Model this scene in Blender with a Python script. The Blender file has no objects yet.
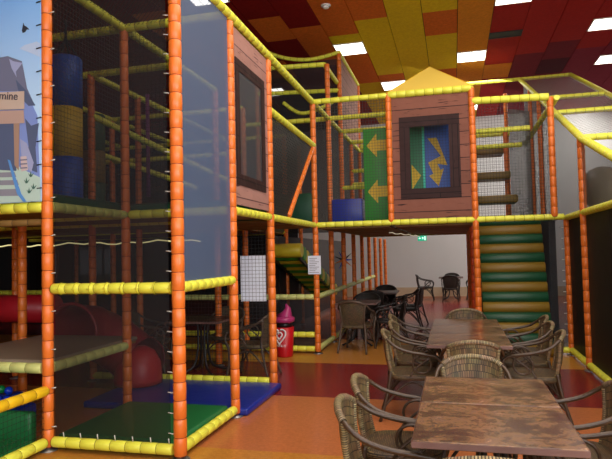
import bpy, math, random
from mathutils import Vector, Matrix
random.seed(7)
SC = bpy.context.scene
COL = SC.collection
PI = math.pi

# ---------------------------------------------------------------- camera
cam = bpy.data.cameras.new('camera'); cam_o = bpy.data.objects.new('camera', cam); COL.objects.link(cam_o)
F_PX, H_EYE, RHO = 580.0, 1.6, 0.023
th = math.atan(23.9/F_PX); ps = math.atan(147.5/math.hypot(F_PX, 23.9))
fw = Vector((-math.sin(ps)*math.cos(th), math.cos(ps)*math.cos(th), math.sin(th)))
rt = Vector((math.cos(ps), math.sin(ps), 0)); up = rt.cross(fw)
r2 = rt*math.cos(RHO)-up*math.sin(RHO); u2 = up*math.cos(RHO)+rt*math.sin(RHO)
M = Matrix((r2, u2, -fw)).transposed().to_4x4(); M.translation = Vector((0, 0, H_EYE))
cam_o.matrix_world = M
cam.sensor_width = 36; cam.sensor_fit = 'HORIZONTAL'; cam.lens = 36*F_PX/612; cam.clip_start = 0.05
SC.camera = cam_o
# ---------------------------------------------------------------- world, light, exposure
SC.view_settings.view_transform = 'Standard'; SC.view_settings.look = 'None'
SC.view_settings.gamma = 1; SC.view_settings.use_curve_mapping = False
SC.view_settings.exposure = 0.66
SC.cycles.transparent_max_bounces = 32
w = bpy.data.worlds.new('world'); SC.world = w; w.use_nodes = True
w.node_tree.nodes['Background'].inputs[0].default_value = (0.75, 0.85, 1, 1)
w.node_tree.nodes['Background'].inputs[1].default_value = 0.015
def area(name, loc, target, sx, sy, power, color):
    l = bpy.data.lights.new(name, 'AREA'); l.shape = 'RECTANGLE'; l.size = sx; l.size_y = sy
    l.energy = power; l.color = color
    o = bpy.data.objects.new(name, l); COL.objects.link(o); o.location = loc
    o.rotation_euler = (Vector(target)-Vector(loc)).to_track_quat('-Z', 'Y').to_euler()
    return o
area('daylight_behind', (0.5, -3.4, 3.3), (-0.8, 6, 1.6), 9, 3.6, 170, (0.96, 0.98, 1.0))
area('daylight_right', (5.9, 1.0, 3.2), (-1.5, 3.5, 2.6), 8, 3.2, 360, (0.93, 0.97, 1.0))
area('back_hall_lamps', (2.0, 17.2, 6.05), (0.5, 18.5, 0), 8, 3.0, 330, (1.0, 0.97, 0.92))
area('hall_lamps', (1.2, 3.6, 6.1), (1.2, 3.6, 0), 5, 8.5, 270, (1.0, 0.95, 0.87))

# ---------------------------------------------------------------- materials
def c3(r, g, b, a=1):
    f = lambda v: ((v/255+0.055)/1.055)**2.4 if v > 10 else v/255/12.92
    return (f(r), f(g), f(b), a)
class NT:
    def __init__(s, m): s.t = m.node_tree; s.n = s.t.nodes; s.l = s.t.links
    def add(s, kind, **kw):
        n = s.n.new(kind)
        for k, v in kw.items():
            if k == 'ins':
                for a, b in v.items(): n.inputs[a].default_value = b
            else: setattr(n, k, v)
        return n
    def link(s, a, b): s.l.new(a, b)
    def math(s, op, a, b=None):
        n = s.n.new('ShaderNodeMath'); n.operation = op
        for i, v in enumerate((a, b)):
            if v is None: continue
            if isinstance(v, (int, float)): n.inputs[i].default_value = v
            else: s.link(v, n.inputs[i])
        return n.outputs[0]
def newmat(name):
    m = bpy.data.materials.new(name); m.use_nodes = True
    return m, NT(m), m.node_tree.nodes['Principled BSDF']
def plain(name, rgb, rough=0.5, var=0.12, scale=8, metal=0, bump=0, bscale=40, spec=0.5, emit=None, est=0):
    m, t, b = newmat(name)
    tc = t.add('ShaderNodeTexCoord'); nz = t.add('ShaderNodeTexNoise', ins={'Scale': scale, 'Detail': 4})
    t.link(tc.outputs['Object'], nz.inputs['Vector'])
    mx = t.add('ShaderNodeMix', data_type='RGBA')
    c = c3(*rgb); mx.inputs['A'].default_value = tuple(v*(1-var) for v in c[:3])+(1,)
    mx.inputs['B'].default_value = tuple(min(1, v*(1+var)) for v in c[:3])+(1,)
    t.link(nz.outputs['Fac'], mx.inputs['Factor']); t.link(mx.outputs['Result'], b.inputs['Base Color'])
    b.inputs['Roughness'].default_value = rough; b.inputs['Metallic'].default_value = metal
    b.inputs['Specular IOR Level'].default_value = spec
    if bump:
        n2 = t.add('ShaderNodeTexNoise', ins={'Scale': bscale, 'Detail': 3}); t.link(tc.outputs['Object'], n2.inputs['Vector'])
        bp = t.add('ShaderNodeBump', ins={'Strength': bump, 'Distance': 0.01}); t.link(n2.outputs['Fac'], bp.inputs['Height'])
        t.link(bp.outputs['Normal'], b.inputs['Normal'])
    if emit: b.inputs['Emission Color'].default_value = c3(*emit); b.inputs['Emission Strength'].default_value = est
    return m
def net(name, rgb, pitch, wire, haze=0.0, diag=False, rough=0.6, pitch_v=None):
    """woven mesh: threads at a pitch in metres; haze = share of light stopped by a weave too fine to draw"""
    m, t, b = newmat(name)
    b.inputs['Base Color'].default_value = c3(*rgb); b.inputs['Roughness'].default_value = rough
    uv = t.add('ShaderNodeUVMap'); sp = t.add('ShaderNodeSeparateXYZ'); t.link(uv.outputs[0], sp.inputs[0])
    x, y = sp.outputs[0], sp.outputs[1]
    if diag: x, y = t.math('ADD', x, y), t.math('SUBTRACT', x, y)
    fac = None
    if wire > 0:
        ms = []
        for v, p in ((x, pitch), (y, pitch_v or pitch)):
            fr = t.math('FRACT', t.math('DIVIDE', v, p)); ms.append(t.math('LESS_THAN', fr, wire/p))
        fac = t.math('MAXIMUM', ms[0], ms[1])
        fac = t.math('MAXIMUM', fac, haze)
    tr = t.add('ShaderNodeBsdfTransparent'); mx = t.add('ShaderNodeMixShader')
    if fac is None: mx.inputs[0].default_value = haze
    else: t.link(fac, mx.inputs[0])
    t.link(tr.outputs[0], mx.inputs[1]); t.link(b.outputs[0], mx.inputs[2])
    t.link(mx.outputs[0], t.n['Material Output'].inputs['Surface'])
    return m
def planks(name, a, b_, row=0.19, length=0.7, vert=False):
    m, t, b = newmat(name)
    uv = t.add('ShaderNodeUVMap'); mp = t.add('ShaderNodeMapping'); t.link(uv.outputs[0], mp.inputs[0])
    if vert: mp.inputs['Rotation'].default_value = (0, 0, PI/2)
    br = t.add('ShaderNodeTexBrick', offset=0.37, ins={'Color1': c3(*a), 'Color2': c3(*[v*0.88 for v in a]), 'Mortar': c3(*b_), 'Scale': 1.0, 'Mortar Size': 0.007, 'Brick Width': length, 'Row Height': row, 'Bias': 0.0, 'Mortar Smooth': 0.3})
    t.link(mp.outputs[0], br.inputs['Vector'])
    m2 = t.add('ShaderNodeMapping'); m2.inputs['Scale'].default_value = (2.2, 24, 1); t.link(mp.outputs[0], m2.inputs[0])
    nz = t.add('ShaderNodeTexNoise', ins={'Scale': 1.3, 'Detail': 3, 'Distortion': 0.6}); t.link(m2.outputs[0], nz.inputs['Vector'])
    rp = t.add('ShaderNodeValToRGB'); rp.color_ramp.elements[0].position = 0.30; rp.color_ramp.elements[1].position = 0.36
    t.link(nz.outputs['Fac'], rp.inputs[0])
    mx = t.add('ShaderNodeMix', data_type='RGBA'); mx.inputs['A'].default_value = c3(*b_)
    t.link(br.outputs['Color'], mx.inputs['B']); t.link(rp.outputs['Color'], mx.inputs['Factor'])
    t.link(mx.outputs['Result'], b.inputs['Base Color']); b.inputs['Roughness'].default_value = 0.7; b.inputs['Specular IOR Level'].default_value = 0.2
    n3 = t.add('ShaderNodeTexNoise', ins={'Scale': 3.5, 'Detail': 2}); t.link(uv.outputs[0], n3.inputs['Vector'])
    bp = t.add('ShaderNodeBump', ins={'Strength': 0.6, 'Distance': 0.05}); t.link(n3.outputs['Fac'], bp.inputs['Height']); t.link(bp.outputs['Normal'], b.inputs['Normal'])
    return m
def wicker_mat(name, light, dark, bw=0.028, rh=0.011, rot=0):
    m, t, b = newmat(name)
    uv = t.add('ShaderNodeUVMap'); mp = t.add('ShaderNodeMapping'); mp.inputs['Rotation'].default_value = (0, 0, rot); t.link(uv.outputs[0], mp.inputs[0])
    br = t.add('ShaderNodeTexBrick', offset=0.5, ins={'Color1': c3(*light), 'Color2': c3(*[v*0.62 for v in light]), 'Mortar': c3(*dark), 'Scale': 1.0, 'Mortar Size': 0.0028, 'Brick Width': bw, 'Row Height': rh, 'Bias': -0.1, 'Mortar Smooth': 0.5})
    t.link(mp.outputs[0], br.inputs['Vector'])
    nz = t.add('ShaderNodeTexNoise', ins={'Scale': 9, 'Detail': 3}); t.link(uv.outputs[0], nz.inputs['Vector'])
    mx = t.add('ShaderNodeMix', data_type='RGBA', blend_type='MULTIPLY'); mx.inputs['Factor'].default_value = 0.55
    t.link(br.outputs['Color'], mx.inputs['A']); t.link(nz.outputs['Color'], mx.inputs['B'])
    t.link(mx.outputs['Result'], b.inputs['Base Color']); b.inputs['Roughness'].default_value = 0.5
    bp = t.add('ShaderNodeBump', ins={'Strength': 0.8, 'Distance': 0.004}); t.link(br.outputs['Fac'], bp.inputs['Height']); bp.invert = True
    t.link(bp.outputs['Normal'], b.inputs['Normal'])
    return m

ORANGE = plain('orange_foam_vinyl', (228, 118, 42), 0.34, 0.10, 6, bump=0.12, bscale=30)
YELLOW = plain('lemon_foam_vinyl', (232, 234, 76), 0.42, 0.08, 6, bump=0.25, bscale=30)
YELLOW2 = plain('deep_yellow_foam_vinyl', (240, 196, 28), 0.38, 0.08, 6, bump=0.25, bscale=30)
OLIVE = plain('olive_yellow_vinyl', (132, 104, 28), 0.45, 0.08, 4)
GREENV = plain('green_vinyl', (26, 108, 56), 0.4, 0.08, 4, bump=0.1, bscale=5)
DGREEN = plain('dark_green_vinyl', (15, 76, 48), 0.42, 0.08, 4)
BLUEV = plain('blue_vinyl', (22, 44, 140), 0.3, 0.08, 4, bump=0.5, bscale=7)
BLUE2 = plain('royal_blue_vinyl', (24, 82, 178), 0.4, 0.06, 4)
TIE = plain('tie_plastic', (205, 205, 195), 0.5)
TIEY = plain('yellow_tie_plastic', (196, 186, 40), 0.5)
BLACKV = plain('black_vinyl', (24, 25, 27), 0.55, 0.2, 3, bump=0.35, bscale=4, spec=.25)
DECKM = plain('grey_brown_deck', (132, 118, 98), 0.55, 0.06, 5)
DECKU = plain('deck_underside', (128, 96, 44), 0.7, 0.15, 5)
REDP = plain('red_plastic', (136, 20, 32), 0.36, 0.05, 3)
REDP2 = plain('red_padded_vinyl', (180, 28, 40), 0.4, 0.05, 3)
STEEL = plain('galvanised_steel', (150, 150, 150), 0.4, 0.1, 10, metal=0.8)
DARKMETAL = plain('black_metal', (28, 26, 26), 0.4, 0.1, 10)
STRAP = plain('black_strap', (20, 20, 22), 0.7)
N_FINE = net('black_fine_mesh', (9, 9, 12), 0.018, 0, 0.62)
N_SIDELIT = net('blue_lit_black_mesh', (88, 106, 136), 0.014, 0, 0.72)  # same black mesh, with the oblique light put into its colour
N_GREYLIT = net('grey_lit_black_mesh', (62, 65, 70), 0.014, 0, 0.76)  # black mesh again, greyed in its colour for the light on it
N_COARSE = net('black_knotted_net', (26, 26, 26), 0.045, 0.0035)
N_COARSE2 = net('grey_knotted_net', (60, 60, 58), 0.045, 0.0042)
N_DIAG = net('diamond_knotted_net', (48, 42, 34), 0.05, 0.008, diag=True)
N_DIAGL = net('pale_diamond_net', (150, 150, 145), 0.10, 0.022, diag=True)
N_STRAP = net('black_webbing_net', (22, 22, 24), 0.075, 0.052, 0.4, diag=True)
N_DARK = net('dark_mesh_screen', (16, 17, 20), 0.02, 0, 0.78)
WOODB = planks('printed_brown_planks', (132, 84, 68), (48, 30, 28), 0.2, 9)
WOODP = planks('printed_pinkish_planks', (170, 126, 114), (88, 60, 60), .2, 9)
WOODF = planks('printed_dark_planks', (58, 38, 36), (28, 20, 20), 0.08, 1.2)
WOODFV = planks('printed_dark_planks_upright', (58, 38, 36), (28, 20, 20), 0.08, 1.2, vert=True)
ROOFV = plain('roof_yellow_vinyl', (238, 206, 92), 0.45, 0.05, 2, bump=0.3, bscale=3)
CANE = plain('brown_cane', (66, 49, 33), 0.34, 0.45, 25, bump=0.4, bscale=60)
WRAP = wicker_mat('pale_cane_wrap', (184, 156, 112), (60, 46, 30), 0.3, 0.012)
WICK = wicker_mat('woven_wicker', (150, 122, 82), (22, 17, 13), 0.022, 0.05, rot=0)
WICKS = wicker_mat('woven_seat_wicker', (132, 106, 68), (30, 22, 16), 0.05, 0.011)
SHADED_CANE = plain('shaded_cane', (40, 32, 28), 0.4, 0.3, 25)  # copy of the chair cane with shade put into its colour
SHADED_WICK = wicker_mat('shaded_woven_wicker', (74, 60, 48), (20, 16, 14), 0.034, 0.012)  # chair wicker darkened in its colour to stand for shade
PAPER = plain('white_paper', (225, 230, 240), 0.7, 0.03)
INK = plain('grey_ink', (110, 112, 120), 0.7)
WHITEP = plain('white_paint', (235, 235, 232), 0.6, 0.02)
LAMPW = plain('lamp_diffuser', (250, 250, 245), 0.5, 0, emit=(255, 252, 244), est=3.2)
LAMPF = plain('lamp_frame', (225, 222, 210), 0.5)
PINK = plain('magenta_plastic', (176, 52, 110), 0.35, 0.05)
BINRED = plain('bin_red', (196, 18, 30), 0.35, 0.04)

def marble():
    m, t, b = newmat('marbled_brown_laminate')
    tc = t.add('ShaderNodeTexCoord')
    mp = t.add('ShaderNodeMapping'); mp.inputs['Scale'].default_value = (0.9, 1.2, 1); t.link(tc.outputs['Object'], mp.inputs[0])
    n1 = t.add('ShaderNodeTexNoise', ins={'Scale': 6.0, 'Detail': 12, 'Roughness': 0.78, 'Distortion': 0.3}); t.link(mp.outputs[0], n1.inputs['Vector'])
    r = t.add('ShaderNodeValToRGB'); e = r.color_ramp.elements
    e[0].position = 0.34; e[0].color = c3(58, 34, 32); e[1].position = 0.68; e[1].color = c3(205, 172, 130)
    for p, c in ((0.42, (78, 52, 44)), (0.49, (94, 72, 54)), (0.54, (134, 98, 66)), (0.59, (98, 76, 68)), (.63, (160, 118, 88))):
        x = e.new(p); x.color = c3(*c)
    t.link(n1.outputs['Fac'], r.inputs[0]); t.link(r.outputs[0], b.inputs['Base Color'])
    b.inputs['Roughness'].default_value = 0.2; b.inputs['Specular IOR Level'].default_value = 0.4
    return m
MARBLE = marble()

# floor: linoleum in bands
def floor_mat():
    m, t, b = newmat('linoleum_bands')
    tc = t.add('ShaderNodeTexCoord'); sp = t.add('ShaderNodeSeparateXYZ'); t.link(tc.outputs['Object'], sp.inputs[0])
    y = sp.outputs[1]
    n1 = t.add('ShaderNodeTexNoise', ins={'Scale': 26, 'Detail': 8, 'Roughness': 0.8}); t.link(tc.outputs['Object'], n1.inputs['Vector'])
    AMBER, ORG, RED = (206, 140, 58), (200, 120, 70), (138, 42, 42)
    cur = None; prev = None
    for edge, c in ((-99, ORG), (1.2, AMBER), (4.55, ORG), (6.35, RED), (8.3, AMBER), (10.6, RED), (13.2, (150, 74, 48)), (15.5, RED), (18.0, (176, 84, 50))):
        if prev is None: cur = None; prev = c; continue
        mx = t.add('ShaderNodeMix', data_type='RGBA')
        if cur is None: mx.inputs['A'].default_value = c3(*prev)
        else: t.link(cur, mx.inputs['A'])
        mx.inputs['B'].default_value = c3(*c)
        t.link(t.math('GREATER_THAN', y, edge), mx.inputs['Factor']); cur = mx.outputs['Result']; prev = c
    m2 = t.add('ShaderNodeMix', data_type='RGBA', blend_type='MULTIPLY'); m2.inputs['Factor'].default_value = 1
    r = t.add('ShaderNodeValToRGB'); r.color_ramp.elements[0].position = 0.3; r.color_ramp.elements[0].color = (0.6, 0.6, 0.6, 1); r.color_ramp.elements[1].position = 0.7
    t.link(n1.outputs['Fac'], r.inputs[0]); t.link(cur, m2.inputs['A']); t.link(r.outputs[0], m2.inputs['B'])
    t.link(m2.outputs['Result'], b.inputs['Base Color']); b.inputs['Roughness'].default_value = 0.26
    b.inputs['Specular IOR Level'].default_value = 0.4
    return m
FLOORM = floor_mat()
def tile(name, rgb):
    return plain(name, rgb, 0.9, 0.28, 22, bump=0.5, bscale=60, spec=0.1)
T_COL = {'Y': tile('ochre_ceiling_board', (250, 202, 40)), 'R': tile('rust_ceiling_board', (226, 116, 44)),
         'O': tile('amber_ceiling_board', (238, 150, 48)), 'D': tile('red_ceiling_board', (176, 44, 42)),
         'K': tile('deep_red_ceiling_board', (140, 26, 24)),
         'M': tile('maroon_ceiling_board', (126, 36, 48)), 'X': tile('darkest_maroon_board', (82, 26, 38)), 'P': tile('plum_ceiling_board', (140, 42, 62))}

CREASE = {'orange_foam_vinyl': plain('brown_strap', (112, 38, 16), .7), 'lemon_foam_vinyl': plain('olive_strap', (112, 108, 24), .7), 'deep_yellow_foam_vinyl': plain('ochre_strap', (140, 104, 16), .7), 'pale_lime_foam': plain('pale_olive_strap', (130, 136, 70), .7), 'pale_green_yellow_foam': plain('moss_strap', (110, 116, 50), .7)}
# ---------------------------------------------------------------- mesh helper
def frame_of(d):
    d = d.normalized(); a = Vector((0, 0, 1)) if abs(d.z) < 0.9 else Vector((1, 0, 0))
    s = d.cross(a).normalized(); return s, s.cross(d).normalized()
class MB:
    def __init__(s): s.v = []; s.f = []; s.m = []; s.uv = []; s.mats = []; s.sm = []
    def mi(s, mat):
        if mat not in s.mats: s.mats.append(mat)
        return s.mats.index(mat)
    def face(s, idx, mat, uv=None, smooth=False):
        s.f.append(idx); s.m.append(s.mi(mat)); s.uv.append(uv or [(0, 0)]*len(idx)); s.sm.append(smooth)
    def quad(s, pts, mat, uv=None):
        k = len(s.v); pts = [Vector(p) for p in pts]; s.v += pts
        if uv is None:
            o = pts[0]; ex = (pts[1]-o).normalized(); n = ex.cross(pts[-1]-o).normalized(); ey = n.cross(ex)
            uv = [((p-o).dot(ex), (p-o).dot(ey)) for p in pts]
        s.face(list(range(k, k+len(pts))), mat, uv)
    def box(s, a, b, mat, rot=None, pivot=None, bev=0):
        x0, y0, z0 = a; x1, y1, z1 = b
        P = [Vector(p) for p in ((x0,y0,z0),(x1,y0,z0),(x1,y1,z0),(x0,y1,z0),(x0,y0,z1),(x1,y0,z1),(x1,y1,z1),(x0,y1,z1))]
        if rot is not None:
            c = Vector(pivot) if pivot is not None else (P[0]+P[6])/2
            P = [rot @ (p-c)+c for p in P]
        for q in ((3,2,1,0),(4,5,6,7),(0,1,5,4),(1,2,6,5),(2,3,7,6),(3,0,4,7)): s.quad([P[i] for i in q], mat)
    def pad(s, a, b, mat, r=0.02):
        """box with rounded edges"""
        a = Vector(a); b = Vector(b); c = (a+b)/2; h = (b-a)/2; r = min(r, *(h*0.98))
        prof = [(-h.z, -r), (-h.z+r*0.3, -r*0.3), (-h.z+r, 0), (h.z-r, 0), (h.z-r*0.3, -r*0.3), (h.z, -r)]
        k = len(s.v); N = 12
        for z, off in prof:
            for sx, sy, a0 in ((1,1,0),(-1,1,1),(-1,-1,2),(1,-1,3)):
                for j in range(3):
                    an = (a0+j/2)*PI/2
                    s.v.append(Vector((c.x+sx*(h.x-r)+(r+off)*math.cos(an), c.y+sy*(h.y-r)+(r+off)*math.sin(an), c.z+z)))
        for i in range(len(prof)-1):
            for j in range(N):
                q = [k+i*N+j, k+i*N+(j+1)%N, k+(i+1)*N+(j+1)%N, k+(i+1)*N+j]
                s.face(q, mat, [(s.v[w].x+s.v[w].y, s.v[w].z) for w in q], True)
        s.face([k+j for j in range(N)][::-1], mat, [(s.v[k+j].x, s.v[k+j].y) for j in range(N)][::-1])
        e = k+(len(prof)-1)*N; s.face([e+j for j in range(N)], mat, [(s.v[e+j].x, s.v[e+j].y) for j in range(N)])
    def tube(s, pts, r, mat, n=10, closed=False, caps=True, smooth=True, every=None):
        pts = [Vector(p) for p in pts]; L = len(pts); rs = r if isinstance(r, (list, tuple)) else [r]*L
        k = len(s.v); d0 = (pts[1]-pts[0]).normalized(); a, b = frame_of(d0); ln = 0; lens = []
        for i, p in enumerate(pts):
            if closed: d = pts[(i+1) % L]-pts[i-1]
            else: d = pts[min(i+1, L-1)]-pts[max(i-1, 0)]
            d = d.normalized() if d.length > 1e-9 else d0
            a = (a-d*a.dot(d)).normalized(); b = d.cross(a)
            if i: ln += (pts[i]-pts[i-1]).length
            lens.append(ln)
            for j in range(n):
                t = 2*PI*j/n; s.v.append(p+(a*math.cos(t)+b*math.sin(t))*rs[i])
        for i in range(L if closed else L-1):
            i2 = (i+1) % L; mt = every[1] if every and i % every[0] in every[2] else mat
            for j in range(n):
                j2 = (j+1) % n
                s.face([k+i*n+j, k+i*n+j2, k+i2*n+j2, k+i2*n+j], mt, [(j/n*.1, lens[i]), ((j+1)/n*.1, lens[i]), ((j+1)/n*.1, lens[i2] if i2 else ln+.01), (j/n*.1, lens[i2] if i2 else ln+.01)], smooth)
        if caps and not closed:
            s.face([k+j for j in range(n)][::-1], mat); e = k+(L-1)*n; s.face([e+j for j in range(n)], mat)
    def sleeve(s, p0, p1, mat, r=0.048, pitch=0.145, n=12, pts=None):
        """foam sleeve strapped at regular steps, so it bulges between the straps"""
        if pts is None: pts = [Vector(p0), Vector(p1)]
        pts = [Vector(p) for p in pts]
        tot = sum((pts[i+1]-pts[i]).length for i in range(len(pts)-1)); m = max(1, round(tot/pitch))
        def at(t):
            t *= tot
            for i in range(len(pts)-1):
                l = (pts[i+1]-pts[i]).length
                if t <= l or i == len(pts)-2: return pts[i].lerp(pts[i+1], t/l if l else 0)
                t -= l
        out, rs = [], []
        for i in range(m):
            for q, f in ((0.0, 0.9), (0.035, 0.9), (0.075, 0.985), (0.5, 1.0 + 0.02*random.random()), (0.96, 0.985)):
                out.append(at((i+q)/m)); rs.append(r*f)
        out.append(at(1)); rs.append(r*0.9)
        s.tube(out, rs, mat, n, every=(5, CREASE.get(mat.name, STRAP), (0,)))
    def sphere(s, c, r, mat, nu=14, nv=9, sz=1):
        c = Vector(c); k = len(s.v)
        for i in range(nv+1):
            a = PI*i/nv
            for j in range(nu):
                t = 2*PI*j/nu; s.v.append(c+Vector((r*math.sin(a)*math.cos(t), r*math.sin(a)*math.sin(t), r*sz*math.cos(a))))
        for i in range(nv):
            for j in range(nu):
                s.face([k+i*nu+j, k+(i+1)*nu+j, k+(i+1)*nu+(j+1) % nu, k+i*nu+(j+1) % nu], mat, None, True)
    def lathe(s, c, prof, mat, n=24):
        c = Vector(c); k = len(s.v)
        for r, z in prof:
            for j in range(n): s.v.append(c+Vector((r*math.cos(2*PI*j/n), r*math.sin(2*PI*j/n), z)))
        for i in range(len(prof)-1):
            for j in range(n):
                s.face([k+i*n+j, k+i*n+(j+1) % n, k+(i+1)*n+(j+1) % n, k+(i+1)*n+j], mat, None, True)
        s.face([k+j for j in range(n)][::-1], mat); e = k+(len(prof)-1)*n; s.face([e+j for j in range(n)], mat)
    def build(s, name, parent=None, loc=None, **kw):
        me = bpy.data.meshes.new(name); me.from_pydata([tuple(v) for v in s.v], [], s.f)
        for m in s.mats: me.materials.append(m)
        me.polygons.foreach_set('material_index', s.m); me.polygons.foreach_set('use_smooth', s.sm)
        ul = me.uv_layers.new(name='UVMap'); flat = [c for u in s.uv for p in u for c in p]
        ul.data.foreach_set('uv', flat); me.update()
        o = bpy.data.objects.new(name, me); COL.objects.link(o)
        if parent is not None: o.parent = parent; o.matrix_parent_inverse = Matrix.Translation(-Vector(parent.location))
        if loc is not None: o.location = loc
        for a, b in kw.items(): o[a] = b
        return o
def thing(name, label, cat, loc=(0, 0, 0), group=None, rz=0):
    o = bpy.data.objects.new(name, None); COL.objects.link(o); o.location = loc; o.rotation_euler = (0, 0, rz)
    o.empty_display_size = 0.1
    o['label'] = label; o['category'] = cat
    if group: o['group'] = group
    return o
def tag(o, label, cat, group=None):
    o['label'] = label; o['category'] = cat
    if group: o['group'] = group
    return o
def local_part(mb, name, parent, **kw):      # part modelled in its thing's own coordinates
    o = mb.build(name, None, None, **kw); o.parent = parent; return o
def crom(P, k=5):
    P = [Vector(p) for p in P]; out = []
    for i in range(len(P)-1):
        a, b, c, d = P[max(i-1, 0)], P[i], P[i+1], P[min(i+2, len(P)-1)]
        for j in range(k):
            t = j/k; out.append(0.5*((2*b)+(c-a)*t+(2*a-5*b+4*c-d)*t*t+(3*b-a-3*c+d)*t*t*t))
    out.append(P[-1]); return out
def copy_thing(o, loc, rz, label, group=None):
    r = o.copy(); COL.objects.link(r); r.location = loc; r.rotation_euler = (0, 0, rz); r['label'] = label
    if group: r['group'] = group
    for ch in list(o.children):
        c = ch.copy(); COL.objects.link(c); c.parent = r; c.matrix_parent_inverse = ch.matrix_parent_inverse
        for g in list(ch.children):
            d = g.copy(); COL.objects.link(d); d.parent = c
    return r

# ================================================================ the room
def struct(mb, name): o = mb.build(name); o['kind'] = 'structure'; return o
XL, XR, YF, YB, HC = -17.0, 6.2, -3.8, 20.8, 6.2
m = MB(); m.box((XL, YF, -0.15), (XR, YB, 0), FLOORM); struct(m, 'floor')
WALLW = plain('pale_grey_plaster', (206, 206, 204), 0.8, 0.04, 1.5)
WALLD = plain('black_painted_wall', (26, 26, 30), 0.8, 0.1, 1.5)
WALLR = plain('grey_plaster', (128, 130, 130), 0.8, 0.05, 1.5)
m = MB(); m.box((XL, YB, 0), (-5.6, YB+.2, HC), WALLD); m.box((-5.6, YB, 0), (XR, YB+.2, HC), WALLW); struct(m, 'wall_back')
m = MB(); m.box((XL-.2, YF, 0), (XL, YB, HC), WALLD); struct(m, 'wall_left')
m = MB(); m.box((XR, YF, 0), (XR+.2, YB, HC), WALLR); struct(m, 'wall_right')
m = MB(); m.box((XL, YF-.2, 0), (XR, YF, HC), WALLR); struct(m, 'wall_front')
m = MB(); m.box((-5.6, YB-.03, 0), (XR, YB, 0.32), plain('beige_skirting', (190, 170, 140), 0.6)); struct(m, 'baseboard_back')
for i, (x0, x1, z0, z1) in enumerate(((-14.9, -13.2, 0.95, 1.95), (-18.0+1.3, -15.9, 0.95, 1.85))):
    m = MB(); gl = plain('dim_window_glass', (150, 158, 165), 0.4, 0.1, emit=(170, 180, 190), est=0.12)
    m.box((x0, YB-.04, z0), (x1, YB-.02, z1), gl)
    for q in range(4): xx = x0+(x1-x0)*q/3; m.box((xx-.05, YB-.08, z0), (xx+.05, YB-.04, z1), WALLD)
    m.box((x0-.05, YB-.08, z0-.06), (x1+.05, YB-.04, z0), WALLD); m.box((x0-.05, YB-.08, z1), (x1+.05, YB-.04, z1+.06), WALLD)
    struct(m, 'window_%d' % (i+1))
for i, x in enumerate((-3.2, 0.2, 3.6)):
    m = MB(); m.box((x-1.4, YF, 1.6), (x+1.4, YF+.03, 4.8), plain('bright_window', (220, 228, 235), 0.3, 0, emit=(225, 236, 250), est=1.5))
    for xx in (x-1.45, x, x+1.4): m.box((xx, YF, 1.5), (xx+.06, YF+.07, 4.9), WHITEP)
    m.box((x-1.45, YF, 1.5), (x+1.46, YF+.07, 1.6), WHITEP); m.box((x-1.45, YF, 4.8), (x+1.46, YF+.07, 4.9), WHITEP)
    struct(m, 'window_%d' % (i+3))
# ceiling boards
CW, CX0 = 0.668, -2.455
SEG = {-3: [(-99, 'K'), (13.1, 'R'), (14.4, 'K')], -2: [(-99, 'K'), (10.6, 'R'), (11.85, 'K')], -1: [(-99, 'K'), (11.28, 'R'), (13.8, 'K')],
       0: [(-99, 'R'), (11.95, 'Y'), (13.18, 'R'), (15.59, 'Y')], 1: [(-99, 'R'), (11.28, 'Y'), (15.0, 'R'), (16.4, 'Y')], 2: [(-99, 'Y'), (17.5, 'R')],
       3: [(-99, 'Y'), (11.3, 'R'), (12.56, 'Y'), (15.0, 'R')], 4: [(-99, 'O'), (18, 'Y')], 5: [(-99, 'D'), (15.02, 'O'), (16.24, 'D')],
       6: [(-99, 'D'), (14.44, 'M')], 7: [(-99, 'D'), (13.81, 'M'), (15.04, 'X'), (16.27, 'M')], 8: [(-99, 'D'), (14.46, 'P')], 9: [(-99, 'D'), (13.9, 'P')], 10: [(-99, 'P')]}
m = MB(); GAP = 0.006
for k in range(-24, 15):
    seg = SEG.get(k) or ([(-99, random.choice('KKR')), (6, 'K'), (9.7, random.choice('KRK')), (14, 'K')] if k < 0 else [(-99, 'P'), (12, 'M')])
    x0, x1 = CX0+k*CW, CX0+(k+1)*CW
    ys = sorted({YF, YB} | {e for e, _ in seg if e > YF} | {15.04+1.22*q for q in range(-15, 5)})
    for y0, y1 in zip(ys, ys[1:]):
        if y1-y0 < 0.02: continue
        c = [cc for e, cc in seg if e <= y0+0.01][-1]
        m.box((max(x0, XL)+GAP, y0+.0015, HC), (min(x1, XR+.2)-GAP, y1-.0015, HC+.04), T_COL[c]) if x1 > XL and x0 < XR else None
m.box((XL, YF, HC+.035), (XR, YB, HC+.08), STRAP)
struct(m, 'ceiling')

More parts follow.
